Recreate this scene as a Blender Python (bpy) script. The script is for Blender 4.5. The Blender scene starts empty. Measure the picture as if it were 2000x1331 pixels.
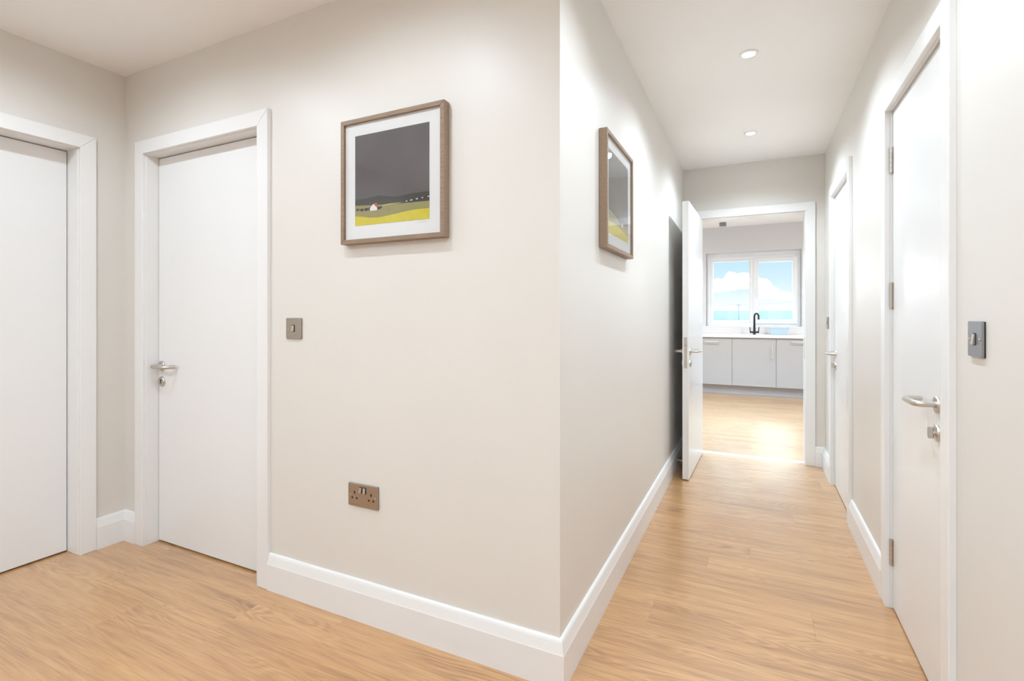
import bpy, bmesh, math, random
from mathutils import Matrix, Vector
random.seed(7)
C = bpy.context.scene.collection
SC = bpy.context.scene
R = math.radians

# ------------------------------------------------------------------ camera
cam = bpy.data.cameras.new('camera')
cam.sensor_width = 36.0
cam.lens = 980.93 / 2000 * 36.0
cam.shift_y = -48.5 / 2000
cam.clip_start = 0.02
cam.clip_end = 3000
camo = bpy.data.objects.new('camera', cam)
camo.location = (0, 0, 1.17)
camo.rotation_euler = (R(90), 0, R(25.79))
C.objects.link(camo)
SC.camera = camo

# ------------------------------------------------------------------ exposure
SC.view_settings.view_transform = 'Standard'
SC.view_settings.look = 'None'
SC.view_settings.exposure = 0.06
SC.view_settings.gamma = 1.0
SC.view_settings.use_curve_mapping = False
try:
    SC.cycles.diffuse_bounces = 5
    SC.cycles.max_bounces = 8
    SC.cycles.use_adaptive_sampling = True
    SC.cycles.adaptive_threshold = 0.04
except Exception:
    pass

LAMP_W = 44.5          # hall and corridor downlights
KITCHEN_FILL_W = 180.0       # added kitchen lamps standing in for daylight
LAMP_COL = (.725, .862, .985)
KITCHEN_FILL_COL = (.38, .70, 1.0)

# ------------------------------------------------------------------ sky
def lk(nt, a, b): nt.links.new(a, b)

def build_world():
    w = bpy.data.worlds.new('sky'); SC.world = w
    w.use_nodes = True
    nt = w.node_tree; nt.nodes.clear()
    N = nt.nodes.new
    out = N('ShaderNodeOutputWorld'); bg = N('ShaderNodeBackground')
    tc = N('ShaderNodeTexCoord')
    sep = N('ShaderNodeSeparateXYZ'); lk(nt, tc.outputs['Generated'], sep.inputs[0])
    ramp = N('ShaderNodeValToRGB')
    e = ramp.color_ramp.elements
    e[0].position = 0.0; e[0].color = (2.2, 2.25, 2.3, 1)
    e[1].position = 0.6; e[1].color = (0.30, 0.58, 0.95, 1)
    m = ramp.color_ramp.elements.new(0.016); m.color = (0.97, 1.0, 1.03, 1)
    m = ramp.color_ramp.elements.new(0.045); m.color = (0.77, 0.92, 1.0, 1)
    m = ramp.color_ramp.elements.new(0.10); m.color = (0.57, 0.83, 1.0, 1)
    lk(nt, sep.outputs['Z'], ramp.inputs[0])
    def math_(op, a=None, b=None, c=None):
        n = N('ShaderNodeMath'); n.operation = op
        for i, v in enumerate((a, b, c)):
            if v is None: continue
            if isinstance(v, (int, float)): n.inputs[i].default_value = v
            else: lk(nt, v, n.inputs[i])
        return n.outputs[0]
    # edge noise
    nz = N('ShaderNodeTexNoise'); nz.inputs['Scale'].default_value = 60; nz.inputs['Detail'].default_value = 5
    lk(nt, tc.outputs['Generated'], nz.inputs['Vector'])
    edge = math_('MULTIPLY', math_('SUBTRACT', nz.outputs['Fac'], 0.5), 0.022)
    mask = None
    blobs = [(-.034, .063, .020, .017), (-.055, .056, .025, .013), (-.014, .062, .022, .015), (.006, .054, .022, .015),
             (.019, .044, .022, .010), (.046, .034, .024, .008), (.064, .031, .02, .006), (.02, .033, .03, .004),
             (.14, .07, .05, .02), (-.16, .06, .06, .025), (-.19, .10, .04, .02)]
    for (cx, cz, rx, rz) in blobs:
        dx = math_('DIVIDE', math_('SUBTRACT', sep.outputs['X'], cx), rx)
        dz = math_('DIVIDE', math_('SUBTRACT', sep.outputs['Z'], cz), rz)
        d = math_('SQRT', math_('ADD', math_('MULTIPLY', dx, dx), math_('MULTIPLY', dz, dz)))
        v = math_('SUBTRACT', 1.0, d)
        mask = v if mask is None else math_('MAXIMUM', mask, v)
    mask = math_('ADD', mask, math_('MULTIPLY', edge, 40.0))
    sm = N('ShaderNodeMapRange'); sm.interpolation_type = 'SMOOTHSTEP'
    sm.inputs['From Min'].default_value = -0.08; sm.inputs['From Max'].default_value = 0.40
    lk(nt, mask, sm.inputs['Value'])
    front = math_('GREATER_THAN', sep.outputs['Y'], 0.0)
    cloud1 = math_('MULTIPLY', sm.outputs[0], front)
    # the rest of the sky: scattered cumulus
    nz2 = N('ShaderNodeTexNoise'); nz2.inputs['Scale'].default_value = 5; nz2.inputs['Detail'].default_value = 6
    lk(nt, tc.outputs['Generated'], nz2.inputs['Vector'])
    s2 = N('ShaderNodeMapRange'); s2.interpolation_type = 'SMOOTHSTEP'
    s2.inputs['From Min'].default_value = 0.52; s2.inputs['From Max'].default_value = 0.66
    lk(nt, nz2.outputs['Fac'], s2.inputs['Value'])
    up = N('ShaderNodeMapRange'); up.inputs['From Min'].default_value = .11; up.inputs['From Max'].default_value = .2
    lk(nt, sep.outputs['Z'], up.inputs['Value'])
    cloud2 = math_('MULTIPLY', s2.outputs[0], up.outputs[0])
    cl = math_('MAXIMUM', cloud1, cloud2)
    cl = math_('POWER', cl, 2.6)
    mx = N('ShaderNodeMix'); mx.data_type = 'RGBA'
    lk(nt, cl, mx.inputs['Factor']); lk(nt, ramp.outputs[0], mx.inputs['A'])
    mx.inputs['B'].default_value = (18.0, 18.0, 18.0, 1)
    lk(nt, mx.outputs['Result'], bg.inputs['Color'])
    bg.inputs['Strength'].default_value = 1.05
    lk(nt, bg.outputs[0], out.inputs[0])
build_world()
SC.world.cycles.sampling_method = 'MANUAL'
SC.world.cycles.sample_map_resolution = 256

# ------------------------------------------------------------------ materials
MATS = {}
def mat(name, col, rough=0.5, metal=0.0, spec=0.5, noise=None, bump=None, coat=0.0, emit=None):
    m = bpy.data.materials.new(name); m.use_nodes = True
    nt = m.node_tree; b = nt.nodes['Principled BSDF']
    b.inputs['Base Color'].default_value = (*col, 1)
    b.inputs['Roughness'].default_value = rough
    b.inputs['Metallic'].default_value = metal
    b.inputs['Specular IOR Level'].default_value = spec
    b.inputs['Coat Weight'].default_value = coat
    if emit:
        b.inputs['Emission Color'].default_value = (*emit[0], 1); b.inputs['Emission Strength'].default_value = emit[1]
    tc = nt.nodes.new('ShaderNodeTexCoord')
    if noise:
        amp, scale, stretch = noise
        mp = nt.nodes.new('ShaderNodeMapping'); mp.inputs['Scale'].default_value = stretch
        nz = nt.nodes.new('ShaderNodeTexNoise'); nz.inputs['Scale'].default_value = scale; nz.inputs['Detail'].default_value = 0
        lk(nt, tc.outputs['Object'], mp.inputs[0]); lk(nt, mp.outputs[0], nz.inputs['Vector'])
        mr = nt.nodes.new('ShaderNodeMapRange'); mr.inputs['To Min'].default_value = 1 - amp; mr.inputs['To Max'].default_value = 1 + amp
        lk(nt, nz.outputs['Fac'], mr.inputs['Value'])
        vm = nt.nodes.new('ShaderNodeVectorMath'); vm.operation = 'SCALE'; vm.inputs[0].default_value = col
        lk(nt, mr.outputs[0], vm.inputs['Scale']); lk(nt, vm.outputs[0], b.inputs['Base Color'])
    if bump:
        scale, strength = bump
        nb = nt.nodes.new('ShaderNodeTexNoise'); nb.inputs['Scale'].default_value = scale; nb.inputs['Detail'].default_value = 3
        lk(nt, tc.outputs['Object'], nb.inputs['Vector'])
        bp = nt.nodes.new('ShaderNodeBump'); bp.inputs['Strength'].default_value = strength; bp.inputs['Distance'].default_value = 0.001
        lk(nt, nb.outputs['Fac'], bp.inputs['Height']); lk(nt, bp.outputs[0], b.inputs['Normal'])
    MATS[name] = m
    return m

def srgb(r, g, b):
    f = lambda c: (c / 255 / 12.92) if c / 255 <= .04045 else ((c / 255 + .055) / 1.055) ** 2.4
    return (f(r), f(g), f(b))

mat('wall_paint', (.76, .72, .67), .42, noise=(.012, 3, (1, 1, 1)))
mat('ceiling_paint', (.93, .915, .90), .75, noise=(.01, 3, (1, 1, 1)))
mat('white_satin', (.85, .835, .82), .30, noise=(.008, 5, (1, 1, 1)))
mat('door_white', (.85, .84, .83), .27, noise=(.008, 4, (1, 1, 1)))
mat('kitchen_wall_paint', (.74, .745, .76), .6, noise=(.012, 3, (1, 1, 1)))
mat('cabinet_grey', srgb(188, 185, 183), .35, noise=(.01, 3, (1, 1, 1)))
mat('plinth_grey', srgb(176, 172, 170), .4, noise=(.02, 6, (1, 1, 1)))
mat('worktop_white', (.86, .85, .85), .25, noise=(.02, 40, (1, 1, 1)))
mat('upvc', (.90, .92, .94), .3, noise=(.006, 4, (1, 1, 1)))
mat('steel', (.62, .585, .54), .30, 1.0, noise=(.05, 60, (1, 1, 6)))
mat('brushed_plate', (.46, .405, .345), .30, 1.0, noise=(.08, 30, (1, 1, 12)))
mat('dark_plate', (.33, .33, .35), .22, 1.0, noise=(.06, 30, (1, 1, 12)))
mat('aluminium', (.86, .85, .83), .35, 1.0, noise=(.03, 40, (1, 8, 1)))
mat('black_rubber', (.018, .016, .015), .5, noise=(.1, 20, (1, 1, 1)))
mat('black_tap', (.012, .012, .016), .35, noise=(.1, 20, (1, 1, 1)))
mat('frame_wood', srgb(146, 122, 100), .45, noise=(.22, 14, (1.5, 12, 12)))
mat('mat_board', (.84, .83, .82), .8, noise=(.01, 30, (1, 1, 1)))
mat('lamp_white', (.85, .85, .84), .4, noise=(.01, 20, (1, 1, 1)))
mat('lamp_lens', (.9, .9, .9), .4, emit=((1.0, .97, .92), 14.0), noise=(.01, 20, (1, 1, 1)))
mat('print_sky', srgb(92, 86, 86), .6, noise=(.16, 9, (1, 1, 1)))
mat('print_hill', srgb(56, 54, 50), .6, noise=(.2, 25, (1, 1, 1)))
mat('print_meadow', srgb(152, 142, 88), .6, noise=(.12, 40, (1, 1, 1)))
mat('print_yellow', srgb(214, 198, 36), .6, noise=(.10, 40, (1, 1, 1)))
mat('print_line', srgb(222, 206, 100), .6, noise=(.05, 40, (1, 1, 1)))
mat('print_white', srgb(236, 230, 226), .6, noise=(.02, 40, (1, 1, 1)))
mat('print_red', srgb(186, 88, 48), .6, noise=(.08, 40, (1, 1, 1)))
mat('print_hedge', srgb(44, 40, 38), .6, noise=(.2, 60, (1, 1, 1)))
mat('print_pencil', srgb(150, 146, 142), .8, noise=(.1, 60, (1, 1, 1)))
mat('tub_blue', srgb(200, 226, 236), .2, noise=(.03, 20, (1, 1, 1)))
mat('detector_grey', srgb(176, 180, 186), .5, noise=(.05, 50, (1, 1, 1)))
mat('detector_dark', srgb(120, 124, 128), .6, noise=(.05, 50, (1, 1, 1)))
mat('yard', (.80, .80, .80), .9, noise=(.05, .02, (1, 1, 1)))
mat('haze_clad_a', tuple(.8 * v for v in srgb(188, 214, 228)), .5, noise=(.03, .4, (8, 1, .2)))  # pale blue of the cladding is distance haze put into the colour
mat('haze_clad_b', tuple(.8 * v for v in srgb(200, 222, 236)), .5, noise=(.03, .4, (8, 1, .2)))
mat('haze_clad_c', tuple(.8 * v for v in srgb(178, 202, 214)), .5, noise=(.03, .4, (8, 1, .2)))
mat('pole_grey', srgb(150, 158, 166), .7, noise=(.05, 2, (1, 1, .2)))
mat('slab_dark', (.35, .33, .3), .9, noise=(.05, 2, (1, 1, 1)))

def glass(name, tint=(1, 1, 1), ior=1.5):
    m = bpy.data.materials.new(name); m.use_nodes = True
    nt = m.node_tree; nt.nodes.clear()
    o = nt.nodes.new('ShaderNodeOutputMaterial'); mx = nt.nodes.new('ShaderNodeMixShader')
    t = nt.nodes.new('ShaderNodeBsdfTransparent'); g = nt.nodes.new('ShaderNodeBsdfGlossy')
    t.inputs[0].default_value = (*tint, 1); g.inputs['Roughness'].default_value = 0.01
    lw = nt.nodes.new('ShaderNodeLayerWeight'); lw.inputs[0].default_value = .5
    pw = nt.nodes.new('ShaderNodeMath'); pw.operation = 'POWER'; pw.inputs[1].default_value = 5.0
    ma = nt.nodes.new('ShaderNodeMath'); ma.operation = 'MULTIPLY_ADD'
    f0 = ((ior - 1) / (ior + 1)) ** 2
    ma.inputs[1].default_value = 1 - f0; ma.inputs[2].default_value = f0
    lk(nt, lw.outputs['Facing'], pw.inputs[0]); lk(nt, pw.outputs[0], ma.inputs[0])
    lk(nt, ma.outputs[0], mx.inputs[0]); lk(nt, t.outputs[0], mx.inputs[1]); lk(nt, g.outputs[0], mx.inputs[2])
    lk(nt, mx.outputs[0], o.inputs[0])
    MATS[name] = m
glass('picture_glass', (.98, .98, .98), 1.5)
glass('window_glass', (.97, .985, .99), 1.45)

def wood_floor():
    m = bpy.data.materials.new('oak_plank'); m.use_nodes = True
    nt = m.node_tree; b = nt.nodes['Principled BSDF']; N = nt.nodes.new
    tc = N('ShaderNodeTexCoord'); oi = N('ShaderNodeObjectInfo')
    off = N('ShaderNodeVectorMath'); off.operation = 'SCALE'; off.inputs[0].default_value = (37.0, 91.0, 53.0)
    lk(nt, oi.outputs['Random'], off.inputs['Scale'])
    add = N('ShaderNodeVectorMath'); add.operation = 'ADD'
    lk(nt, tc.outputs['Object'], add.inputs[0]); lk(nt, off.outputs[0], add.inputs[1])
    def noise(scale, detail, rough=.5, dist=0.0):
        mp = N('ShaderNodeMapping'); mp.inputs['Scale'].default_value = scale
        lk(nt, add.outputs[0], mp.inputs[0])
        n = N('ShaderNodeTexNoise'); n.inputs['Scale'].default_value = 1.0
        n.inputs['Detail'].default_value = detail; n.inputs['Roughness'].default_value = rough
        n.inputs['Distortion'].default_value = dist
        lk(nt, mp.outputs[0], n.inputs['Vector']); return n.outputs['Fac']
    def mth(op, a, b_=None):
        n = N('ShaderNodeMath'); n.operation = op
        for i, v in enumerate((a, b_)):
            if v is None: continue
            if isinstance(v, (int, float)): n.inputs[i].default_value = v
            else: lk(nt, v, n.inputs[i])
        return n.outputs[0]
    body = noise((1.5, 8.5, 1), 1.5, .45, .3)                # broad growth field
    rings = mth('SINE', mth('MULTIPLY', body, 125.0))        # contour lines: cathedral grain
    ringamt = noise((1.2, 5, 1), 2)                          # rings fade in and out
    ra = N('ShaderNodeMapRange'); ra.inputs['From Min'].default_value = .42; ra.inputs['From Max'].default_value = .68
    lk(nt, ringamt, ra.inputs['Value'])
    rr = mth('MULTIPLY', mth('MULTIPLY', rings, ra.outputs[0]), .125)
    fine = mth('MULTIPLY', mth('SUBTRACT', noise((7, 210, 1), 3, .6), .5), .62)
    mid = mth('MULTIPLY', mth('SUBTRACT', noise((2.4, 36, 1), 3, .6), .5), .70)
    big = mth('MULTIPLY', mth('SUBTRACT', noise((1.1, 5, 1), 2), .5), .40)
    plank = mth('MULTIPLY', mth('SUBTRACT', oi.outputs['Random'], .5), .035)
    tot = mth('ADD', mth('ADD', mth('ADD', rr, fine), mth('ADD', mid, big)), plank)
    fac = mth('ADD', tot, .5)
    ramp = N('ShaderNodeValToRGB'); e = ramp.color_ramp.elements
    e[0].position = .12; e[0].color = (*srgb(142, 94, 52), 1)
    e[1].position = .88; e[1].color = (*srgb(220, 172, 116), 1)
    c = ramp.color_ramp.elements.new(.5); c.color = (*srgb(196, 146, 93), 1)
    lk(nt, fac, ramp.inputs[0]); lk(nt, ramp.outputs[0], b.inputs['Base Color'])
    b.inputs['Roughness'].default_value = .34
    b.inputs['Specular IOR Level'].default_value = .9
    b.inputs['Coat Weight'].default_value = 1.0; b.inputs['Coat Roughness'].default_value = .24
    MATS['oak_plank'] = m
wood_floor()

# ------------------------------------------------------------------ mesh helpers
def tag(o, label=None, cat=None, group=None, kind=None):
    if label: o['label'] = label
    if cat: o['category'] = cat
    if group: o['group'] = group
    if kind: o['kind'] = kind
    return o

def empty(name, loc=(0, 0, 0), rz=0.0):
    o = bpy.data.objects.new(name, None); C.objects.link(o)
    o.empty_display_size = .1
    o.location = loc; o.rotation_euler = (0, 0, rz)
    return o

def obj(name, bm, m, parent=None, smooth=False, loc=None, rz=None):
    me = bpy.data.meshes.new(name)
    bmesh.ops.recalc_face_normals(bm, faces=bm.faces)
    bm.to_mesh(me); bm.free()
    ms = m if isinstance(m, (list, tuple)) else [m]
    for k in ms: me.materials.append(MATS[k])
    if smooth:
        for p in me.polygons: p.use_smooth = True
    o = bpy.data.objects.new(name, me); C.objects.link(o)
    if parent: o.parent = parent
    if loc is not None: o.location = loc
    if rz is not None: o.rotation_euler = (0, 0, rz)
    return o

def smooth_by_angle(o, ang=40):
    me = o.data
    for p in me.polygons: p.use_smooth = True
    bm = bmesh.new(); bm.from_mesh(me)
    for e in bm.edges:
        e.smooth = len(e.link_faces) == 2 and e.calc_face_angle(0) < R(ang)
    bm.to_mesh(me); bm.free()
    return o

def bx(bm, x0, x1, y0, y1, z0, z1, bev=0.0, seg=1):
    v = [bm.verts.new(p) for p in ((x0,y0,z0),(x1,y0,z0),(x1,y1,z0),(x0,y1,z0),(x0,y0,z1),(x1,y0,z1),(x1,y1,z1),(x0,y1,z1))]
    fs = [bm.faces.new([v[i] for i in q]) for q in ((0,3,2,1),(4,5,6,7),(0,1,5,4),(1,2,6,5),(2,3,7,6),(3,0,4,7))]
    if bev:
        es = list({e for f in fs for e in f.edges})
        bmesh.ops.bevel(bm, geom=es, offset=bev, segments=seg, affect='EDGES', profile=.5)
    return bm

def box(*a, **k): return bx(bmesh.new(), *a, **k)

def cyl(bm, p0, p1, r, n=24, r1=None):
    p0 = Vector(p0); p1 = Vector(p1); d = (p1 - p0).normalized()
    a = d.orthogonal().normalized(); b = d.cross(a)
    r1 = r if r1 is None else r1
    A = [bm.verts.new(p0 + (a * math.cos(t) + b * math.sin(t)) * r) for t in [2*math.pi*i/n for i in range(n)]]
    B = [bm.verts.new(p1 + (a * math.cos(t) + b * math.sin(t)) * r1) for t in [2*math.pi*i/n for i in range(n)]]
    for i in range(n): bm.faces.new((A[i], A[(i+1) % n], B[(i+1) % n], B[i]))
    bm.faces.new(A[::-1]); bm.faces.new(B)
    return bm

def tube(bm, pts, r, n=14):
    pts = [Vector(p) for p in pts]; rings = []
    t0 = (pts[1] - pts[0]).normalized(); a = t0.orthogonal().normalized()
    for i, p in enumerate(pts):
        t = (pts[min(i+1, len(pts)-1)] - pts[max(i-1, 0)]).normalized()
        a = (a - t * a.dot(t)).normalized(); b = t.cross(a)
        rr = r[i] if isinstance(r, (list, tuple)) else r
        rings.append([bm.verts.new(p + (a * math.cos(2*math.pi*k/n) + b * math.sin(2*math.pi*k/n)) * rr) for k in range(n)])
    for A, B in zip(rings, rings[1:]):
        for k in range(n): bm.faces.new((A[k], A[(k+1) % n], B[(k+1) % n], B[k]))
    bm.faces.new(rings[0][::-1]); bm.faces.new(rings[-1])
    return bm

def round_path(pts, rad, n=6):
    pts = [Vector(p) for p in pts]; out = [pts[0]]
    for a, p, b in zip(pts, pts[1:], pts[2:]):
        u = (a - p).normalized(); v = (b - p).normalized()
        s = p + u * rad; e = p + v * rad
        for i in range(n + 1):
            t = i / n
            out.append((1-t)**2 * s + 2*t*(1-t) * p + t*t * e)
    out.append(pts[-1]); return out

def lathe(bm, prof, axis_pt, axis='y', n=32):
    """prof: (radius, along) pairs; turned about the local axis through axis_pt"""
    ax = Vector(axis_pt); rings = []
    for r, h in prof:
        ring = []
        for k in range(n):
            c, s = math.cos(2*math.pi*k/n), math.sin(2*math.pi*k/n)
            p = Vector((r*c, h, r*s)) if axis == 'y' else Vector((r*c, r*s, h))
            ring.append(bm.verts.new(ax + p))
        rings.append(ring)
    for A, B in zip(rings, rings[1:]):
        for k in range(n): bm.faces.new((A[k], A[(k+1) % n], B[(k+1) % n], B[k]))
    bm.faces.new(rings[0]); bm.faces.new(rings[-1])
    return bm

def prism_xz(bm, poly, y0, y1, bev=0.0):
    A = [bm.verts.new((x, y0, z)) for x, z in poly]; B = [bm.verts.new((x, y1, z)) for x, z in poly]
    n = len(poly); fs = [bm.faces.new(A), bm.faces.new(B[::-1])]
    for i in range(n): fs.append(bm.faces.new((A[i], B[i], B[(i+1) % n], A[(i+1) % n])))
    if bev:
        bmesh.ops.bevel(bm, geom=list(fs[0].edges), offset=bev, segments=2, affect='EDGES', profile=.5)
    return bm

# ------------------------------------------------------------------ room dimensions (metres, camera at x=0 y=0)
H = 2.425                      # hall and corridor ceiling
HK = 2.59                      # kitchen ceiling
YA, XB, XC, XE, YD = 1.492, -2.975, -.553, .488, 4.545
YR = -1.7                      # wall behind the camera
T = .13
DH = 1.987                     # door opening height
D1 = (.44, 1.284); D2 = (-2.787, -1.943); D4 = (1.803, 2.466); D5 = (3.40, 4.075); DK = (-.447, .353)
YK0, YK = YD + T, 8.72
XK0, XK1 = -2.3, 2.3
WIN = (-.715, .64, 1.0, 2.18)

def struct(name, bm, m, label, cat, parent=None):
    return tag(obj(name, bm, m, parent), label, cat, kind='structure')

def wall_x(name, y0, y1, x0, x1, z1, holes, m, label):
    """wall running along x between y0 and y1, holes = (xa, xb, za, zb)"""
    bm = bmesh.new(); cur = x0
    for (a, b, za, zb) in sorted(holes):
        bx(bm, cur, a, y0, y1, 0, z1)
        if zb < z1: bx(bm, a, b, y0, y1, zb, z1)
        if za > 0: bx(bm, a, b, y0, y1, 0, za)
        cur = b
    bx(bm, cur, x1, y0, y1, 0, z1)
    return struct(name, bm, m, label, 'wall')

def wall_y(name, x0, x1, y0, y1, z1, holes, m, label):
    bm = bmesh.new(); cur = y0
    for (a, b, za, zb) in sorted(holes):
        bx(bm, x0, x1, cur, a, 0, z1)
        if zb < z1: bx(bm, x0, x1, a, b, zb, z1)
        if za > 0: bx(bm, x0, x1, a, b, 0, za)
        cur = b
    bx(bm, x0, x1, cur, y1, 0, z1)
    return struct(name, bm, m, label, 'wall')

L = .03                        # lining thickness
def hole(d): return (d[0] - L, d[1] + L, 0, DH + L)
wall_y('wall_left', XB - T, XB, YR - T, YA + T, H, [hole(D1)], 'wall_paint', 'beige hall wall at far left with a closed white door')
wall_x('wall_front', YA, YA + T, XB, XC - T, H, [hole(D2)], 'wall_paint', 'beige hall wall carrying the framed print and the double socket')
wall_y('wall_corridor', XC - T, XC, YA, YK0, H, [], 'wall_paint', 'beige left-hand corridor wall from the outer corner to the kitchen doorway')
wall_x('wall_end', YD, YK0, XC, XE, H, [hole(DK)], 'wall_paint', 'beige end wall of the corridor around the kitchen doorway')
wall_y('wall_right', XE, XE + T, YR - T, YK0, H, [hole(D4), hole(D5)], 'wall_paint', 'beige right-hand wall with two white doors')
wall_x('wall_rear', YR - T, YR, XB, XE, H, [], 'wall_paint', 'beige hall wall behind the viewer')
wall_x('wall_kitchen', YK, YK + .26, XK0, XK1, HK, [WIN], 'kitchen_wall_paint', 'pale grey kitchen wall around the window')
wall_y('wall_kitchen_left', XK0 - T, XK0, YK0, YK + .26, HK, [], 'kitchen_wall_paint', 'pale grey kitchen side wall on the left')
wall_y('wall_kitchen_right', XK1, XK1 + T, YK0, YK + .26, HK, [], 'kitchen_wall_paint', 'pale grey kitchen side wall on the right')
wall_x('wall_kitchen_near', YK0 - .02, YK0, XK0 - T, XC - T, HK, [], 'kitchen_wall_paint', 'pale grey kitchen wall left of its doorway')
wall_x('wall_kitchen_return', YK0 - .02, YK0, XE + T, XK1 + T, HK, [], 'kitchen_wall_paint', 'pale grey kitchen wall right of its doorway')
wall_x('wall_kitchen_header', YK0 - .02, YK0, XC - T, XE + T, HK, [(XC - T + .001, XE + T - .001, 0, H)], 'kitchen_wall_paint', 'strip of kitchen wall above the doorway')
# shells of the closed rooms behind the doors
wall_y('wall_outer_left', -4.75, -4.6, YR - T, YK0, H, [], 'wall_paint', 'outer wall of the rooms behind the left doors')
wall_x('wall_outer_rear', YR - T - .12, YR - T, -4.75, 2.45, H, [], 'wall_paint', 'outer wall behind the hall')
wall_y('wall_outer_right', 2.3, 2.45, YR - T, YK0, H, [], 'wall_paint', 'outer wall of the rooms behind the right doors')
wall_x('wall_outer_back', YK0 - .15, YK0 - .021, -4.6, XK0 - T, H, [], 'wall_paint', 'back wall of the room behind the left door')

struct('ceiling', box(-4.75, 2.45, YR - T - .12, YK0, H, H + .25), 'ceiling_paint', 'white ceiling of hall and corridor', 'ceiling')
struct('ceiling_kitchen', box(XK0 - T, XK1 + T, YK0 - .02, YK + .26, HK, HK + .2), 'ceiling_paint', 'white kitchen ceiling', 'ceiling')

# ------------------------------------------------------------------ floor and planks
floor = struct('floor', box(-4.75, 2.45, YR - T - .12, YK + .26, -.20, -.005), 'slab_dark', 'light oak plank floor running through hall, corridor and kitchen', 'floor')
PW, PL, GAP = .182, 1.22, .0003
plank_cache = {}
def plank_mesh(length, width):
    key = (round(length, 3), round(width, 3))
    if key not in plank_cache:
        bm = bmesh.new(); bx(bm, GAP/2, length - GAP/2, GAP/2, width - GAP/2, -.005, 0)
        bmesh.ops.recalc_face_normals(bm, faces=bm.faces)
        top = [e for e in bm.edges if all(v.co.z > -.001 for v in e.verts)]
        bmesh.ops.bevel(bm, geom=top, offset=.0002, segments=1, affect='EDGES')
        me = bpy.data.meshes.new('plank'); bm.to_mesh(me); bm.free(); me.materials.append(MATS['oak_plank'])
        plank_cache[key] = me
    return plank_cache[key]
def plank_row(x0, x1, y, w, start):
    x = start
    while x < x1:
        a, b = max(x, x0), min(x + PL, x1)
        if b - a > .02:
            o = bpy.data.objects.new('plank', plank_mesh(b - a, w)); C.objects.link(o)
            o.parent = floor; o.location = (a, y, 0)
        x += PL
y = -.62; k = 0
offs = [0, .43, .87, .22, .65, 1.04]
while y < 8.30:
    st = -4.9 + offs[k % 6] - (PL if offs[k % 6] > .9 else 0)
    if y + PW <= YA + .02: plank_row(-3.2, XE + .12, y, PW, st)
    elif y < YA + T: plank_row(-3.2, XE + .12, y, PW, st)
    elif y < YK0 - .1: plank_row(XC - .02, XE + .12, y, PW, st)
    else: plank_row(-1.3, 1.3, y, PW, st)
    y += PW; k += 1
def floor_rest(x0, x1, y0, y1):                       # the floor out of sight of the picture
    o = obj('plank_field', box(x0, x1, y0, y1, -.005, -.0004), 'oak_plank', floor); o['kind'] = 'stuff'
floor_rest(-4.6, 2.3, YR - T, -.62)
floor_rest(XK0, -1.3, YK0, YK); floor_rest(1.3, XK1, YK0, YK); floor_rest(-1.3, 1.3, 8.33, YK)

# threshold strip under the kitchen door
bm = bmesh.new()
prism = [(0, 0), (.038, 0), (.032, .005), (.006, .005)]
A = [bm.verts.new((DK[0], YD + .055 + a, b)) for a, b in prism]; B = [bm.verts.new((DK[1], YD + .055 + a, b)) for a, b in prism]
bm.faces.new(A); bm.faces.new(B[::-1])
for i in range(4): bm.faces.new((A[i], B[i], B[(i+1) % 4], A[(i+1) % 4]))
struct('trim_1', bm, 'aluminium', 'bright metal threshold strip across the kitchen doorway', 'threshold')

# ------------------------------------------------------------------ baseboards
SK = [(0, 0), (.020, 0), (.020, .110), (.0185, .114), (.0115, .143), (.009, .149), (.0055, .152), (0, .153)]
def skirting(name, pts, label, m='white_satin', split=None):
    """pts: polyline on the wall faces, room on the left-hand side of travel; mitred at every corner"""
    P = [Vector((p[0], p[1])) for p in pts]; n = len(P)
    dirs = [(P[i+1] - P[i]).normalized() for i in range(n - 1)]
    nor = [Vector((-d.y, d.x)) for d in dirs]
    mit = []
    for i in range(n):
        if i == 0: mit.append(nor[0])
        elif i == n - 1: mit.append(nor[-1])
        else:
            s = nor[i-1] + nor[i]; mit.append(s / (1 + nor[i-1].dot(nor[i])))
    res = []
    names = name if isinstance(name, list) else [name] * (n - 1)
    labels = label if isinstance(label, list) else [label] * (n - 1)
    for i in range(n - 1):
        bm = bmesh.new(); rings = []
        for q in (i, i + 1):
            rings.append([bm.verts.new((P[q].x + mit[q].x * t, P[q].y + mit[q].y * t, z)) for t, z in SK])
        A, B = rings
        for j in range(len(SK)): bm.faces.new((A[j], A[(j+1) % len(SK)], B[(j+1) % len(SK)], B[j]))
        bm.faces.new(A); bm.faces.new(B[::-1])
        res.append(struct(names[i], bm, m, labels[i], 'baseboard'))
    return res
AW = .067; AR = .004            # architrave width and reveal
def oa(d, s): return d[0] - AR - AW if s < 0 else d[1] + AR + AW
skirting(['baseboard_end', 'baseboard_corridor', 'baseboard_front'],
         [(oa(DK, -1), YD), (XC, YD), (XC, YA), (oa(D2, 1), YA)],
         ['stub of white baseboard behind the open kitchen door', 'long white baseboard on the left corridor wall', 'white baseboard under the double socket'])
skirting(['baseboard_front_stub', 'baseboard_left'],
         [(oa(D2, -1), YA), (XB, YA), (XB, oa(D1, 1))],
         ['short white baseboard between the corner and the door with a handle', 'short white baseboard right of the leftmost door'])
skirting(['baseboard_right_far', 'baseboard_end_stub'], [(XE, oa(D5, 1)), (XE, YD), (oa(DK, 1), YD)],
         ['short white baseboard beyond the far right door', 'tiny white baseboard right of the kitchen doorway'])
skirting('baseboard_right', [(XE, oa(D4, 1)), (XE, oa(D5, -1))], 'white baseboard between the two right-hand doors')
skirting('baseboard_right_near', [(XE, YR), (XE, oa(D4, -1))], 'white baseboard below the light switch nearest the viewer')
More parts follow.
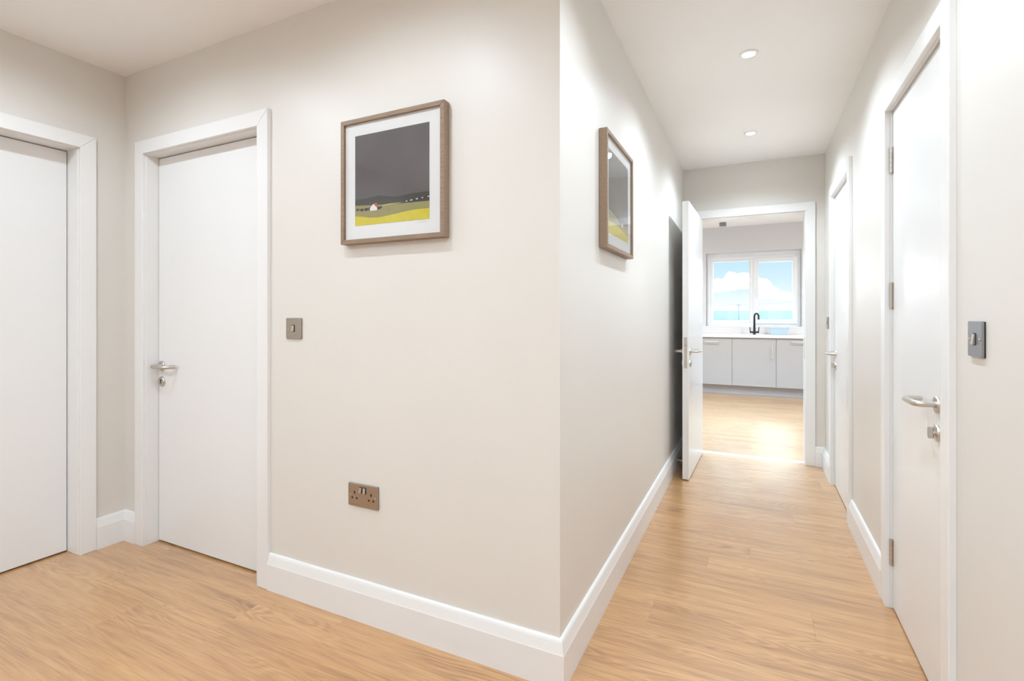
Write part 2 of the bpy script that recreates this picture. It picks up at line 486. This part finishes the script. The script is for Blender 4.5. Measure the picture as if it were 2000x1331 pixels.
skirting('baseboard_left_near', [(XB, oa(D1, -1)), (XB, YR)], 'white baseboard left of the leftmost door')
skirting('baseboard_rear', [(XB, YR), (XE, YR)], 'white baseboard behind the viewer')

# ------------------------------------------------------------------ doors
def handle_set(leaf, u, z, direction, y=0.0, out=-1, snib=False, key=True, zk=.085):
    """lever on a round rose plus an escutcheon, on the leaf face y; out = -1 towards the room"""
    s = out
    bm = lathe(bmesh.new(), [(.0255, y), (.0255, y + s*.006), (.0235, y + s*.0085), (.001, y + s*.0085)], (u, 0, z))
    smooth_by_angle(obj('handle_rose', bm, 'steel', leaf))
    d = direction
    path = round_path([(u, y + s*.004, z), (u, y + s*.056, z), (u + d*.112, y + s*.060, z), (u + d*.128, y + s*.012, z)], .022, 7)
    smooth_by_angle(obj('lever', tube(bmesh.new(), path, .0095, 16), 'steel', leaf))
    zz = z - zk
    bm = lathe(bmesh.new(), [(.0255, y), (.0255, y + s*.006), (.0235, y + s*.0085), (.001, y + s*.0085)], (u, 0, zz))
    e = smooth_by_angle(obj('escutcheon', bm, 'steel', leaf))
    if snib:
        bm = bmesh.new(); cyl(bm, (u, y + s*.008, zz), (u, y + s*.016, zz), .008, 16)
        bx(bm, u - .006, u + .006, min(y + s*.012, y + s*.026), max(y + s*.012, y + s*.026), zz - .017, zz + .017, .002)
        obj('thumb_turn', bm, 'steel', leaf)
    elif key:
        bm = bmesh.new(); cyl(bm, (u, y + s*.0075, zz + .006), (u, y + s*.0092, zz + .006), .0055, 14)
        bx(bm, u - .0028, u + .0028, min(y + s*.0075, y + s*.0092), max(y + s*.0075, y + s*.0092), zz - .012, zz + .006)
        obj('keyhole', bm, 'black_rubber', leaf)

def hinge(leaf, x, y, z):
    h = obj('hinge', bmesh.new(), 'steel', leaf)
    bm = bmesh.new()
    for k in range(5):
        a = z - .05 + k*.02
        cyl(bm, (x, y, a + .0006), (x, y, a + .0194), .0068, 14)
    cyl(bm, (x, y, z - .054), (x, y, z + .054), .0045, 10)
    bx(bm, x - .016, x + .016, y + .004, y + .0065, z - .05, z + .05)
    bmesh.ops.recalc_face_normals(bm, faces=bm.faces)
    bm.to_mesh(h.data); bm.free()
    return h

def door(name, label, loc, rz, W, leaf_y, depth=T):
    d = empty(name, loc, rz); tag(d, label, 'door', kind='structure')
    hw = W / 2
    obj('lining', box(-hw - L, -hw, 0, depth, 0, DH + L, .0015), 'white_satin', d)
    obj('lining', box(hw, hw + L, 0, depth, 0, DH + L, .0015), 'white_satin', d)
    obj('lining', box(-hw, hw, 0, depth, DH, DH + L, .0015), 'white_satin', d)
    i = hw + AR; o = i + AW; zi = DH + AR; zo = zi + AW
    for s in (-1, 1):
        obj('architrave', prism_xz(bmesh.new(), [(s*i, 0), (s*o, 0), (s*o, zo), (s*i, zi)], -.018, -.0003, .0025), 'white_satin', d)
    obj('architrave', prism_xz(bmesh.new(), [(-i, zi), (i, zi), (o, zo), (-o, zo)], -.018, -.0003, .0025), 'white_satin', d)
    return d
def leaf_mesh(d, w, loc, rz=0.0):
    return obj('leaf', box(-w/2, w/2, 0, .044, .007, DH - .004, .0015), 'door_white', d, loc=loc, rz=rz)

# leftmost door
w = D1[1] - D1[0]
d1 = door('door_1', 'closed white door at far left, its handle out of view', (XB, (D1[0] + D1[1]) / 2, 0), R(90), w, .095, .15)
lf = leaf_mesh(d1, w - .006, (0, .095, 0))
handle_set(lf, -w/2 + .06, .905, 1)
# door with lever beside the framed print
w = D2[1] - D2[0]
d2 = door('door_2', 'closed white door with lever handle left of the large framed print', ((D2[0] + D2[1]) / 2, YA, 0), 0, w, .058)
lf = leaf_mesh(d2, w - .006, (0, .058, 0))
handle_set(lf, -.389, .911, 1, zk=.08)
# near right door
w = D4[1] - D4[0]
d4 = door('door_3', 'closed white door at right with three steel hinges and thumb turn', (XE, (D4[0] + D4[1]) / 2, 0), R(-90), w, .009)
lf = leaf_mesh(d4, w - .006, (0, .009, 0))
handle_set(lf, (D4[0] + D4[1]) / 2 - 1.915, .902, -1, snib=True)
for z in (1.79, 1.25, .225): hinge(lf, -w/2 + .001, -.006, z)
# far right door
w = D5[1] - D5[0]
d5 = door('door_4', 'closed white door at right near the kitchen, lever on its far edge', (XE, (D5[0] + D5[1]) / 2, 0), R(-90), w, .009)
lf = leaf_mesh(d5, w - .006, (0, .009, 0))
handle_set(lf, (D5[0] + D5[1]) / 2 - 4.035, .915, 1, snib=True)
for z in (1.79, 1.25, .225): hinge(lf, w/2 - .001, -.006, z)
# kitchen doorway with its leaf swung open into the corridor
w = DK[1] - DK[0]
dk = door('door_5', 'white kitchen doorway with its door standing open into the corridor', ((DK[0] + DK[1]) / 2, YD, 0), 0, w, .0)
lw = w - .006; ang = R(-91.6)
pv = Vector((-w/2 + .002, -.008, 0))
off = Matrix.Rotation(ang, 3, 'Z') @ Vector((lw/2, .004, 0))
lf = leaf_mesh(dk, lw, pv + off, ang)
handle_set(lf, lw/2 - .05, .913, -1, 0.0, -1)
handle_set(lf, lw/2 - .05, .913, -1, .044, 1, snib=False)
obj('latch_plate', box(lw/2 - .001, lw/2 + .0015, .011, .033, .797, 1.017, .0005), 'steel', lf)
obj('latch_bolt', box(lw/2, lw/2 + .010, .015, .029, .955, .972, .002), 'steel', lf)
for z in (1.79, 1.0, .225): hinge(lf, -lw/2 - .002, -.006, z)
obj('strike_plate', box(w/2 - .0015, w/2 + .001, .008, .032, .83, 1.00, .0005), 'steel', dk)
obj('keep_block', box(-w/2, -w/2 + .022, .085, .118, 1.885, 1.945, .003), 'white_satin', dk)

# ------------------------------------------------------------------ framed prints
def poly_up(bm, pts, x0, z0, s, y, mi):
    f = bm.faces.new([bm.verts.new((x0 + u*s, y, z0 + v*s)) for u, v in pts]); f.material_index = mi
def strip(top, bot):
    return [(u, v) for u, v in bot] + [(u, v) for u, v in reversed(top)]
def framed_print(name, label, loc, rz, S, variant):
    """square frame; local origin is the back centre, room towards -y"""
    e = empty(name, loc, rz); tag(e, label, 'picture', 'framed landscape prints in the hall')
    h = S / 2; fw, dp = .0165, .032; i = h - fw
    for q in range(4):
        bm = prism_xz(bmesh.new(), [(-h, -h), (h, -h), (i, -i), (-i, -i)], -dp, 0, .0012)
        bmesh.ops.rotate(bm, verts=bm.verts, cent=(0, 0, 0), matrix=Matrix.Rotation(q * math.pi / 2, 3, 'Y'))
        obj('frame_rail', bm, 'frame_wood', e)
    obj('mat_board', box(-i, i, -.021, -.017, -i, i), 'mat_board', e)
    obj('glass', box(-i, i, -.0275, -.0255, -i, i), 'picture_glass', e)
    bm = bmesh.new(); s = .343; x0 = -s/2 - .002; z0 = -s/2 + .003
    lay = [-.0212 - .0002*k for k in range(8)]
    mats = ['print_sky', 'print_hill', 'print_meadow', 'print_yellow', 'print_line', 'print_white', 'print_red', 'print_hedge', 'print_pencil']
    poly_up(bm, [(0, 0), (1, 0), (1, 1), (0, 1)], x0, z0, s, lay[0], 0)
    if variant == 0:
        hill = [(0, .29), (.12, .292), (.25, .303), (.34, .308), (.45, .288), (.56, .270), (.68, .278), (.8, .287), (.9, .284), (1, .288)]
        low = [(0, .226), (.2, .214), (.4, .203), (.65, .192), (1, .186)]
        mead = [(0, .212), (.2, .198), (.4, .190), (.65, .186), (1, .186)]
        yel = [(0, .108), (.1, .096), (.2, .078), (.3, .070), (.4, .074), (.55, .088), (.7, .104), (.85, .112), (1, .110)]
        line = [(.33, .19), (.45, .195), (.55, .2), (.66, .199), (.6, .205), (.45, .204)]
        house = [(.215, .150), (.315, .150), (.315, .185), (.262, .223), (.215, .182)]
        roof = [(.262, .223), (.310, .232), (.332, .186), (.315, .178), (.30, .190)]
        hedges = [(.04, .178, .05, .014), (.10, .172, .05, .016), (.16, .172, .06, .018), (.21, .172, .04, .02), (.34, .172, .05, .016), (.37, .178, .03, .012),
                  (.67, .200, .03, .008), (.74, .208, .04, .011), (.81, .214, .05, .012), (.88, .222, .05, .014), (.95, .226, .06, .014)]
        white = [(.70, .204), (.80, .212), (.92, .222), (1, .228), (1, .236), (.9, .230), (.8, .222), (.7, .212)]
    else:
        hill = [(0, .30), (.15, .31), (.35, .29), (.55, .27), (.75, .255), (1, .25)]
        low = [(0, .24), (.5, .21), (1, .19)]
        mead = [(0, .255), (.15, .245), (.35, .215), (.55, .19), (.75, .175), (1, .17)]
        yel = [(0, .14), (.2, .15), (.4, .145), (.6, .125), (.8, .11), (1, .10)]
        line = [(0, .262), (.2, .245), (.4, .21), (.4, .219), (.2, .258), (0, .276)]
        house = [(.62, .165), (.70, .163), (.70, .19), (.66, .215), (.62, .192)]
        roof = [(.66, .215), (.71, .22), (.735, .188), (.70, .182), (.69, .195)]
        hedges = [(.5, .2, .06, .014), (.57, .19, .05, .014), (.78, .18, .05, .014), (.86, .178, .06, .016), (.94, .176, .06, .016)]
        white = [(.8, .19), (.9, .188), (1, .186), (1, .192), (.9, .195), (.8, .197)]
    poly_up(bm, strip(hill, low), x0, z0, s, lay[1], 1)
    poly_up(bm, strip(mead, yel), x0, z0, s, lay[2], 2)
    poly_up(bm, strip(low, mead) if variant == 0 else strip(low, [(0, .23), (.5, .20), (1, .18)]), x0, z0, s, lay[2], 2)
    poly_up(bm, strip(yel, [(0, 0), (1, 0)]), x0, z0, s, lay[3], 3)
    poly_up(bm, line, x0, z0, s, lay[4], 4)
    poly_up(bm, white, x0, z0, s, lay[4], 5)
    for (u, v, a, b) in hedges:
        poly_up(bm, [(min(1, max(0, u + a*.5*math.cos(t))), v + b*math.sin(t)) for t in [2*math.pi*k/10 for k in range(10)]], x0, z0, s, lay[5], 7)
    poly_up(bm, house, x0, z0, s, lay[6], 5)
    poly_up(bm, roof, x0, z0, s, lay[7], 6)
    # faint pencil squiggle under the print
    u = .84
    for k in range(7):
        poly_up(bm, [(u + k*.02, -.022 - .006*(k % 2)), (u + k*.02 + .004, -.024 - .006*(k % 2)), (u + k*.02 + .024, -.024 - .006*((k+1) % 2)), (u + k*.02 + .02, -.021 - .006*((k+1) % 2))], x0, z0, s, lay[0], 8)
    obj('print', bm, mats, e)
    return e
framed_print('framed_print', 'wood-framed print of dark sky over yellow field, above the double socket', (-1.2025, YA - .002, 1.681), 0, .474, 0)
framed_print('framed_print', 'wood-framed print seen edge-on on the left corridor wall', (XC + .002, 2.165, 1.674), R(90), .470, 1)

# ------------------------------------------------------------------ switches and socket
def plate(parent, W, Hh, m):
    bm = bmesh.new(); bx(bm, -W/2, W/2, -.0075, -.003, -Hh/2, Hh/2)
    bmesh.ops.recalc_face_normals(bm, faces=bm.faces)
    side = [e for e in bm.edges if abs(e.verts[0].co.y - e.verts[1].co.y) > .001]
    bmesh.ops.bevel(bm, geom=side, offset=.005, segments=4, affect='EDGES', profile=.5)
    fr = [e for e in bm.edges if all(v.co.y < -.007 for v in e.verts)]
    bmesh.ops.bevel(bm, geom=fr, offset=.0016, segments=2, affect='EDGES', profile=.5)
    obj('face_plate', bm, m, parent)
    obj('gasket', box(-W/2 + .001, W/2 - .001, -.0035, 0, -Hh/2 + .001, Hh/2 - .001), 'black_rubber', parent)
def screw(parent, x, z):
    p = smooth_by_angle(obj('screw', lathe(bmesh.new(), [(.0036, -.0074), (.0034, -.0086), (.002, -.0092), (.0005, -.0092)], (x, 0, z), n=14), 'steel', parent))
def rocker(parent, x, z, w=.012, h=.025):
    obj('rocker_surround', box(x - w/2 - .0022, x + w/2 + .0022, -.0082, -.0072, z - h/2 - .0025, z + h/2 + .0025), 'black_rubber', parent)
    bm = bmesh.new()
    A = [bm.verts.new((x + s*w/2, yy, z + zz)) for s in (-1, 1) for yy, zz in ((-.008, h/2), (-.0105, h/2), (-.0138, -h/2), (-.008, -h/2))]
    a, b = A[:4], A[4:]
    bm.faces.new(a); bm.faces.new(b[::-1])
    for k in range(4): bm.faces.new((a[k], b[k], b[(k+1) % 4], a[(k+1) % 4]))
    obj('rocker', bm, 'steel', parent)
def light_switch(loc, rz, label, m):
    e = empty('light_switch', loc, rz); tag(e, label, 'light switch', 'metal light switches')
    plate(e, .087, .087, m); rocker(e, 0, 0)
    screw(e, -.030, 0); screw(e, .030, 0)
light_switch((-1.727, YA - .0005, 1.117), 0, 'brushed bronze light switch between the lever-handled door and framed print', 'brushed_plate')
light_switch((XE - .0005, 1.585, 1.113), R(-90), 'dark chrome light switch on the right wall nearest the viewer', 'dark_plate')
light_switch((XE - .0005, 4.325, 1.117), R(-90), 'small distant light switch on the right wall beside the kitchen doorway', 'brushed_plate')
e = empty('wall_socket', (-1.3525, YA - .0005, .4775)); tag(e, 'brushed bronze double power socket low on the wall under the print', 'socket')
plate(e, .147, .087, 'brushed_plate')
rocker(e, -.0095, .0215, .010, .020); rocker(e, .0095, .0215, .010, .020)
for cx in (-.041, .041):
    obj('pin_slot', box(cx - .0030, cx + .0030, -.0080, -.0070, .004, .0145), 'black_rubber', e)
    obj('pin_slot', box(cx - .0150, cx - .0072, -.0080, -.0070, -.0155, -.0085), 'black_rubber', e)
    obj('pin_slot', box(cx + .0072, cx + .0150, -.0080, -.0070, -.0155, -.0085), 'black_rubber', e)
screw(e, -.0615, 0); screw(e, .0615, 0)

# door stop on the corridor baseboard behind the open leaf
e = empty('door_stop', (XC + .020, 4.02, .062), R(90)); tag(e, 'small steel door stop on the baseboard behind the open door', 'door stop')
obj('stem', lathe(bmesh.new(), [(.014, 0), (.014, -.004), (.006, -.008), (.006, -.045), (.011, -.047), (.001, -.047)], (0, 0, 0), n=20), 'steel', e)
obj('buffer', lathe(bmesh.new(), [(.0125, -.047), (.0125, -.058), (.009, -.063), (.001, -.063)], (0, 0, 0), n=20), 'black_rubber', e)

# ------------------------------------------------------------------ downlights and added unseen fill lamps
def downlight(x, y, z, label, watts, col, group, cone=172):
    e = empty('ceiling_downlight_or_fill', (x, y, z)); tag(e, label, 'downlight', group)
    bm = lathe(bmesh.new(), [(.0290, -.0005), (.0430, -.0005), (.0425, -.0030), (.0385, -.0050), (.0300, -.0050), (.0290, -.0030)], (0, 0, 0), 'z', 36)
    bm.faces.ensure_lookup_table()
    # open the ring: drop the two caps the lathe adds
    caps = [f for f in bm.faces if len(f.verts) > 4]
    bmesh.ops.delete(bm, geom=caps, context='FACES_ONLY')
    smooth_by_angle(obj('trim_ring', bm, 'lamp_white', e))
    obj('lens', lathe(bmesh.new(), [(.0005, -.0015), (.0295, -.0015), (.0285, -.0035), (.0005, -.0042)], (0, 0, 0), 'z', 28), 'lamp_lens', e)
    ld = bpy.data.lights.new('downlight_beam', 'SPOT'); ld.energy = watts; ld.color = col
    ld.spot_size = R(cone); ld.spot_blend = .65; ld.shadow_soft_size = .028
    lo = bpy.data.objects.new('downlight_beam', ld); C.objects.link(lo); lo.parent = e; lo.location = (0, 0, -.012)
LX = -.026
G1 = 'recessed ceiling downlights of hall and corridor'
downlight(LX, 3.818, H, 'small lit downlight at the far end of the corridor ceiling', LAMP_W * 1.28, LAMP_COL, G1, 150)
downlight(LX, 2.658, H, 'larger looking lit downlight nearer the viewer on the corridor ceiling', LAMP_W * 1.18, LAMP_COL, G1, 150)
downlight(LX, 1.498, H, 'lit downlight above the corner of hall and corridor, out of frame', LAMP_W * .82, LAMP_COL, G1, 150)
downlight(LX, .338, H, 'lit downlight above the viewer, out of frame', LAMP_W * .66, LAMP_COL, G1, 160)
downlight(LX, -.82, H, 'added fill lamp behind the viewer in line with the corridor row, unseen', LAMP_W * 1.3, LAMP_COL, G1, 160)  # corridor row carried on behind the camera as added ambient fill
downlight(-1.19, .80, H, 'lit downlight before the framed print, out of frame', LAMP_W * .66, LAMP_COL, G1)
downlight(-2.30, .80, H, 'lit downlight before the left doors, out of frame', LAMP_W * .66, LAMP_COL, G1)
downlight(-1.19, -.75, H, 'added fill lamp in the middle rear of the hall, unseen', LAMP_W * 1.4, LAMP_COL, G1)  # rear hall lamps are unseen, added to lift the ambient light
downlight(-2.30, -.75, H, 'added fill lamp in the left rear of the hall, unseen', LAMP_W * 1.45, LAMP_COL, G1)
G2 = 'added unseen kitchen fill lamps'
downlight(-.6, 5.35, HK, 'added daylight fill lamp left of the kitchen doorway, unseen', KITCHEN_FILL_W, KITCHEN_FILL_COL, G2, 106)  # narrow lamps added out of view, standing in for daylight on the kitchen floor
downlight(.6, 5.35, HK, 'added daylight fill lamp right of the kitchen doorway, unseen', KITCHEN_FILL_W, KITCHEN_FILL_COL, G2, 106)
downlight(-.6, 6.35, HK, 'added daylight fill lamp left of the kitchen centre, unseen', KITCHEN_FILL_W, KITCHEN_FILL_COL, G2, 106)
downlight(.6, 6.35, HK, 'added daylight fill lamp right of the kitchen centre, unseen', KITCHEN_FILL_W, KITCHEN_FILL_COL, G2, 106)

downlight(-1.35, 6.9, HK, 'added wide fill lamp before the left of the cabinet run, unseen', 130, (.90, .92, .96), G2)  # wide pair added out of view to brighten cabinets and kitchen walls
downlight(1.35, 6.9, HK, 'added wide fill lamp before the right of the cabinet run, unseen', 130, (.90, .92, .96), G2)

# ------------------------------------------------------------------ kitchen
YF = 8.12                                        # cabinet door faces
def bar_handle(parent, p0, p1):
    p0, p1 = Vector(p0), Vector(p1); o = Vector((0, -.030, 0)); t = (p1 - p0).normalized()
    bm = bmesh.new()
    tube(bm, round_path([p0, p0 + o, p1 + o, p1], .008, 4), .0055, 10)
    smooth_by_angle(obj('handle', bm, 'aluminium', parent))
def base_cabinet(x0, x1, label, hp):
    cx = (x0 + x1) / 2; w = x1 - x0
    e = empty('base_cabinet', (cx, YF, 0)); tag(e, label, 'cabinet', 'grey kitchen base cabinets')
    obj('body', box(-w/2 + .0005, w/2 - .0005, .022, .58, .135, .843), 'cabinet_grey', e)
    dr = obj('cabinet_door', box(-w/2 + .002, w/2 - .002, 0, .02, .138, .836, .0015), 'cabinet_grey', e)
    bar_handle(dr, *[(p[0] - cx, 0, p[1]) for p in hp])
CX = (-.888, -.301, .277, .864)
base_cabinet(CX[0], CX[1], 'grey cabinet with a horizontal bar handle, left of the sink cabinet', [(-.675, .782), (-.49, .782)])
base_cabinet(CX[1], CX[2], 'grey cabinet with a vertical handle under the black tap', [(.226, .74), (.226, .545)])
base_cabinet(CX[2], CX[3], 'grey cabinet with a horizontal bar handle, right of the sink cabinet', [(.47, .80), (.67, .80)])
tag(obj('plinth', box(-1.5, 1.5, YF + .05, YF + .068, .001, .134, .001), 'plinth_grey'), 'grey plinth board along the foot of the kitchen cabinets', 'plinth')
bm = bmesh.new(); bx(bm, -1.5, 1.5, YF - .02, YK - .0205, .845, .885, .003)
tag(obj('worktop', bm, 'worktop_white'), 'white worktop running under the kitchen window', 'worktop')
tag(obj('upstand', box(-1.5, 1.5, YK - .02, YK - .0003, .845, 1.0, .002), 'worktop_white'), 'white upstand behind the worktop below the window sill', 'upstand')
for x0, x1, lb in ((-1.5, CX[0], 'grey cabinet end at the far left of the run'), (CX[3], 1.5, 'grey cabinet end at the far right of the run')):
    e = empty('base_cabinet', ((x0 + x1) / 2, YF, 0)); tag(e, lb + ', hidden by the door frame', 'cabinet', 'grey kitchen base cabinets')
    w = x1 - x0
    obj('body', box(-w/2 + .0005, w/2 - .0005, .022, .58, .135, .843), 'cabinet_grey', e)
    obj('cabinet_door', box(-w/2 + .002, w/2 - .002, 0, .02, .138, .836, .0015), 'cabinet_grey', e)

# black bridge tap
e = empty('kitchen_tap', (-.004, 8.50, .8852), R(38)); tag(e, 'black swan-neck kitchen mixer tap with two levers before the window', 'tap')
bm = lathe(bmesh.new(), [(.024, 0), (.024, .004), (.018, .010), (.018, .050), (.014, .056), (.001, .056)], (0, 0, 0), 'z', 24)
smooth_by_angle(obj('base', bm, 'black_tap', e))
pts = [(0, 0, .05), (0, 0, .16), (0, 0, .272)]
rr = .046
for k in range(1, 13):
    t = math.pi * k / 12; pts.append((0, -rr + rr*math.cos(t), .272 + rr*math.sin(t)))
pts += [(0, -2*rr, .25), (0, -2*rr, .225)]
rad = [.0175, .0145] + [.0125]*(len(pts) - 2)
smooth_by_angle(obj('spout', tube(bmesh.new(), pts, rad, 16), 'black_tap', e))
ca = Matrix.Rotation(-R(38), 3, 'Z')
for s in (-1, 1):
    bm = bmesh.new()
    cyl(bm, (0, 0, .034), ca @ Vector((s*.048, 0, .034)), .013, 16); cyl(bm, ca @ Vector((s*.048, 0, .034)), ca @ Vector((s*.062, 0, .034)), .016, 16)
    a = ca @ Vector((s*.056, 0, .034)); b = ca @ Vector((s*.062, -.004, .110))
    cyl(bm, a, b, .0075, 12, .006)
    smooth_by_angle(obj('lever', bm, 'black_tap', e))

# pale blue tub on the worktop
bm = bmesh.new()
def ringq(w, d, z): return [bm.verts.new((sx*w/2, sy*d/2, z)) for sx, sy in ((-1,-1),(1,-1),(1,1),(-1,1))]
rg = [ringq(.205, .14, 0), ringq(.262, .19, .098), ringq(.278, .206, .100), ringq(.278, .206, .106), ringq(.256, .184, .106), ringq(.200, .135, .006)]
for A, B in zip(rg, rg[1:]):
    for k in range(4): bm.faces.new((A[k], A[(k+1) % 4], B[(k+1) % 4], B[k]))
bm.faces.new(rg[0][::-1]); bm.faces.new(rg[-1])
tag(obj('washing_up_tub', bm, 'tub_blue', loc=(.325, 8.50, .8853)), 'pale blue tapered tub on the worktop right of the tap', 'tub')

# detector on the kitchen ceiling
e = empty('ceiling_detector', (-.437, 8.30, HK)); tag(e, 'small grey louvred detector box under the kitchen ceiling', 'detector')
obj('body', box(-.05, .05, -.03, .03, -.058, -.0005, .003), 'detector_grey', e)
for k in range(4): obj('louvre', box(-.042, .042, -.0335, -.029, -.052 + k*.012, -.046 + k*.012), 'detector_dark', e)

# ------------------------------------------------------------------ kitchen window
e = empty('window_1', (0, YK + .10, 0)); tag(e, 'white two-light kitchen window above the sink', 'window', kind='structure')
x0, x1, z0, z1 = WIN
fx0, fx1, fz0, fz1 = -.705, .630, 1.003, 2.12
def rail(name, a, b, c, d, y0, y1, m='upvc', par=None): return obj(name, box(a, b, y0, y1, c, d, .003), m, par or e)
FW = .055
rail('frame_jamb', fx0, fx0 + FW, fz0, fz1, 0, .07); rail('frame_jamb', fx1 - FW, fx1, fz0, fz1, 0, .07)
rail('frame_head', fx0 + FW, fx1 - FW, fz1 - FW, fz1, 0, .07); rail('frame_sill_rail', fx0 + FW, fx1 - FW, fz0, fz0 + FW, 0, .07)
rail('head_packer', x0, x1, fz1, z1, .012, .065)
rail('side_packer', x0, fx0, fz0 - .003, fz1, .012, .065); rail('side_packer', fx1, x1, fz0 - .003, fz1, .012, .065)
MX = -.035
rail('mullion', MX - .032, MX + .032, fz0 + FW, fz1 - FW, 0, .07)
gx0, gx1 = fx0 + FW, MX - .032
bd = .038                                           # glazing bead of the fixed light
for a, b, c, d in ((gx0, gx0 + bd, fz0 + FW, fz1 - FW), (gx1 - bd*.4, gx1, fz0 + FW, fz1 - FW), (gx0 + bd, gx1 - bd*.4, fz1 - FW - bd*.6, fz1 - FW), (gx0 + bd, gx1 - bd*.4, fz0 + FW, fz0 + FW + bd)):
    rail('glazing_bead', a, b, c, d, .012, .06)
rail('pane', gx0 + .01, gx1 - .01, fz0 + FW + .01, fz1 - FW - .01, .034, .038, 'window_glass')
sx0, sx1, sz0, sz1 = MX + .022, fx1 - FW + .014, fz0 + FW - .014, fz1 - FW + .014      # opening sash, proud of the frame
SW = .068
sash = rail('sash_stile', sx0, sx0 + SW, sz0, sz1, -.02, .05); rail('sash_stile', sx1 - SW, sx1, sz0, sz1, -.02, .05)
rail('sash_rail', sx0 + SW, sx1 - SW, sz1 - SW, sz1, -.02, .05); rail('sash_rail', sx0 + SW, sx1 - SW, sz0, sz0 + SW, -.02, .05)
rail('pane', sx0 + SW - .01, sx1 - SW + .01, sz0 + SW - .01, sz1 - SW + .01, .014, .018, 'window_glass')
bm = bmesh.new(); bx(bm, sx0 + .022, sx0 + .044, -.034, -.02, 1.54, 1.60, .003); bx(bm, sx0 + .026, sx0 + .040, -.050, -.036, 1.46, 1.575, .003)
obj('window_handle', bm, 'upvc', e)
obj('window_sill', box(x0 - .03, x1 + .03, -.125, .0, .985, 1.003, .004), 'upvc', e)

# ------------------------------------------------------------------ outside
GZ = -3.0
struct('ground', box(-900, 900, 9.6, 1500, GZ - 1, GZ), 'yard', 'pale yard stretching away outside the kitchen window', 'ground')
e = empty('long_shed', (0, 511, GZ)); tag(e, 'long low clad shed on the horizon outside the window, distance haze painted in as pale blue', 'building')
obj('shell', box(-75, 75, .15, 30, 0, 8.75), 'haze_clad_c', e)
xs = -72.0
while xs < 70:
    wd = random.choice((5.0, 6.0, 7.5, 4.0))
    obj('cladding_panel', box(xs + .1, xs + wd - .1, 0, .15, .1, 8.6), random.choice(('haze_clad_a', 'haze_clad_b', 'haze_clad_c', 'haze_clad_a')), e)
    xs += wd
obj('roof_edge', box(-75, 75, -.1, .5, 8.6, 8.95), 'haze_clad_b', e)
PX, PY = -5.19, 200.0
e = empty('utility_pole', (PX, PY, GZ)); tag(e, 'pale utility pole with a short crossarm outside the window', 'pole')
obj('post', cyl(bmesh.new(), (0, 0, 0), (0, 0, 8.25), .17, 12, .13), 'pole_grey', e)
obj('crossarm', box(-.75, .75, -.1, .1, 7.95, 8.15, .02), 'pole_grey', e)
def cable(p0, p1, sag, label):
    p0, p1 = Vector(p0), Vector(p1)
    pts = [p0.lerp(p1, t/16) - Vector((0, 0, sag*4*(t/16)*(1 - t/16))) for t in range(17)]
    obj('cable', tube(bmesh.new(), [p - Vector((PX, PY, GZ)) for p in pts], .035, 6), 'pole_grey', e)
cable((PX - .7, PY, GZ + 8.2), (-42, 178, GZ + 7.6), .7, 'thin overhead cable running left from the utility pole')
cable((PX + .7, PY, GZ + 8.2), (34, 150, GZ + 11.0), .9, 'thin overhead cable running right from the utility pole')
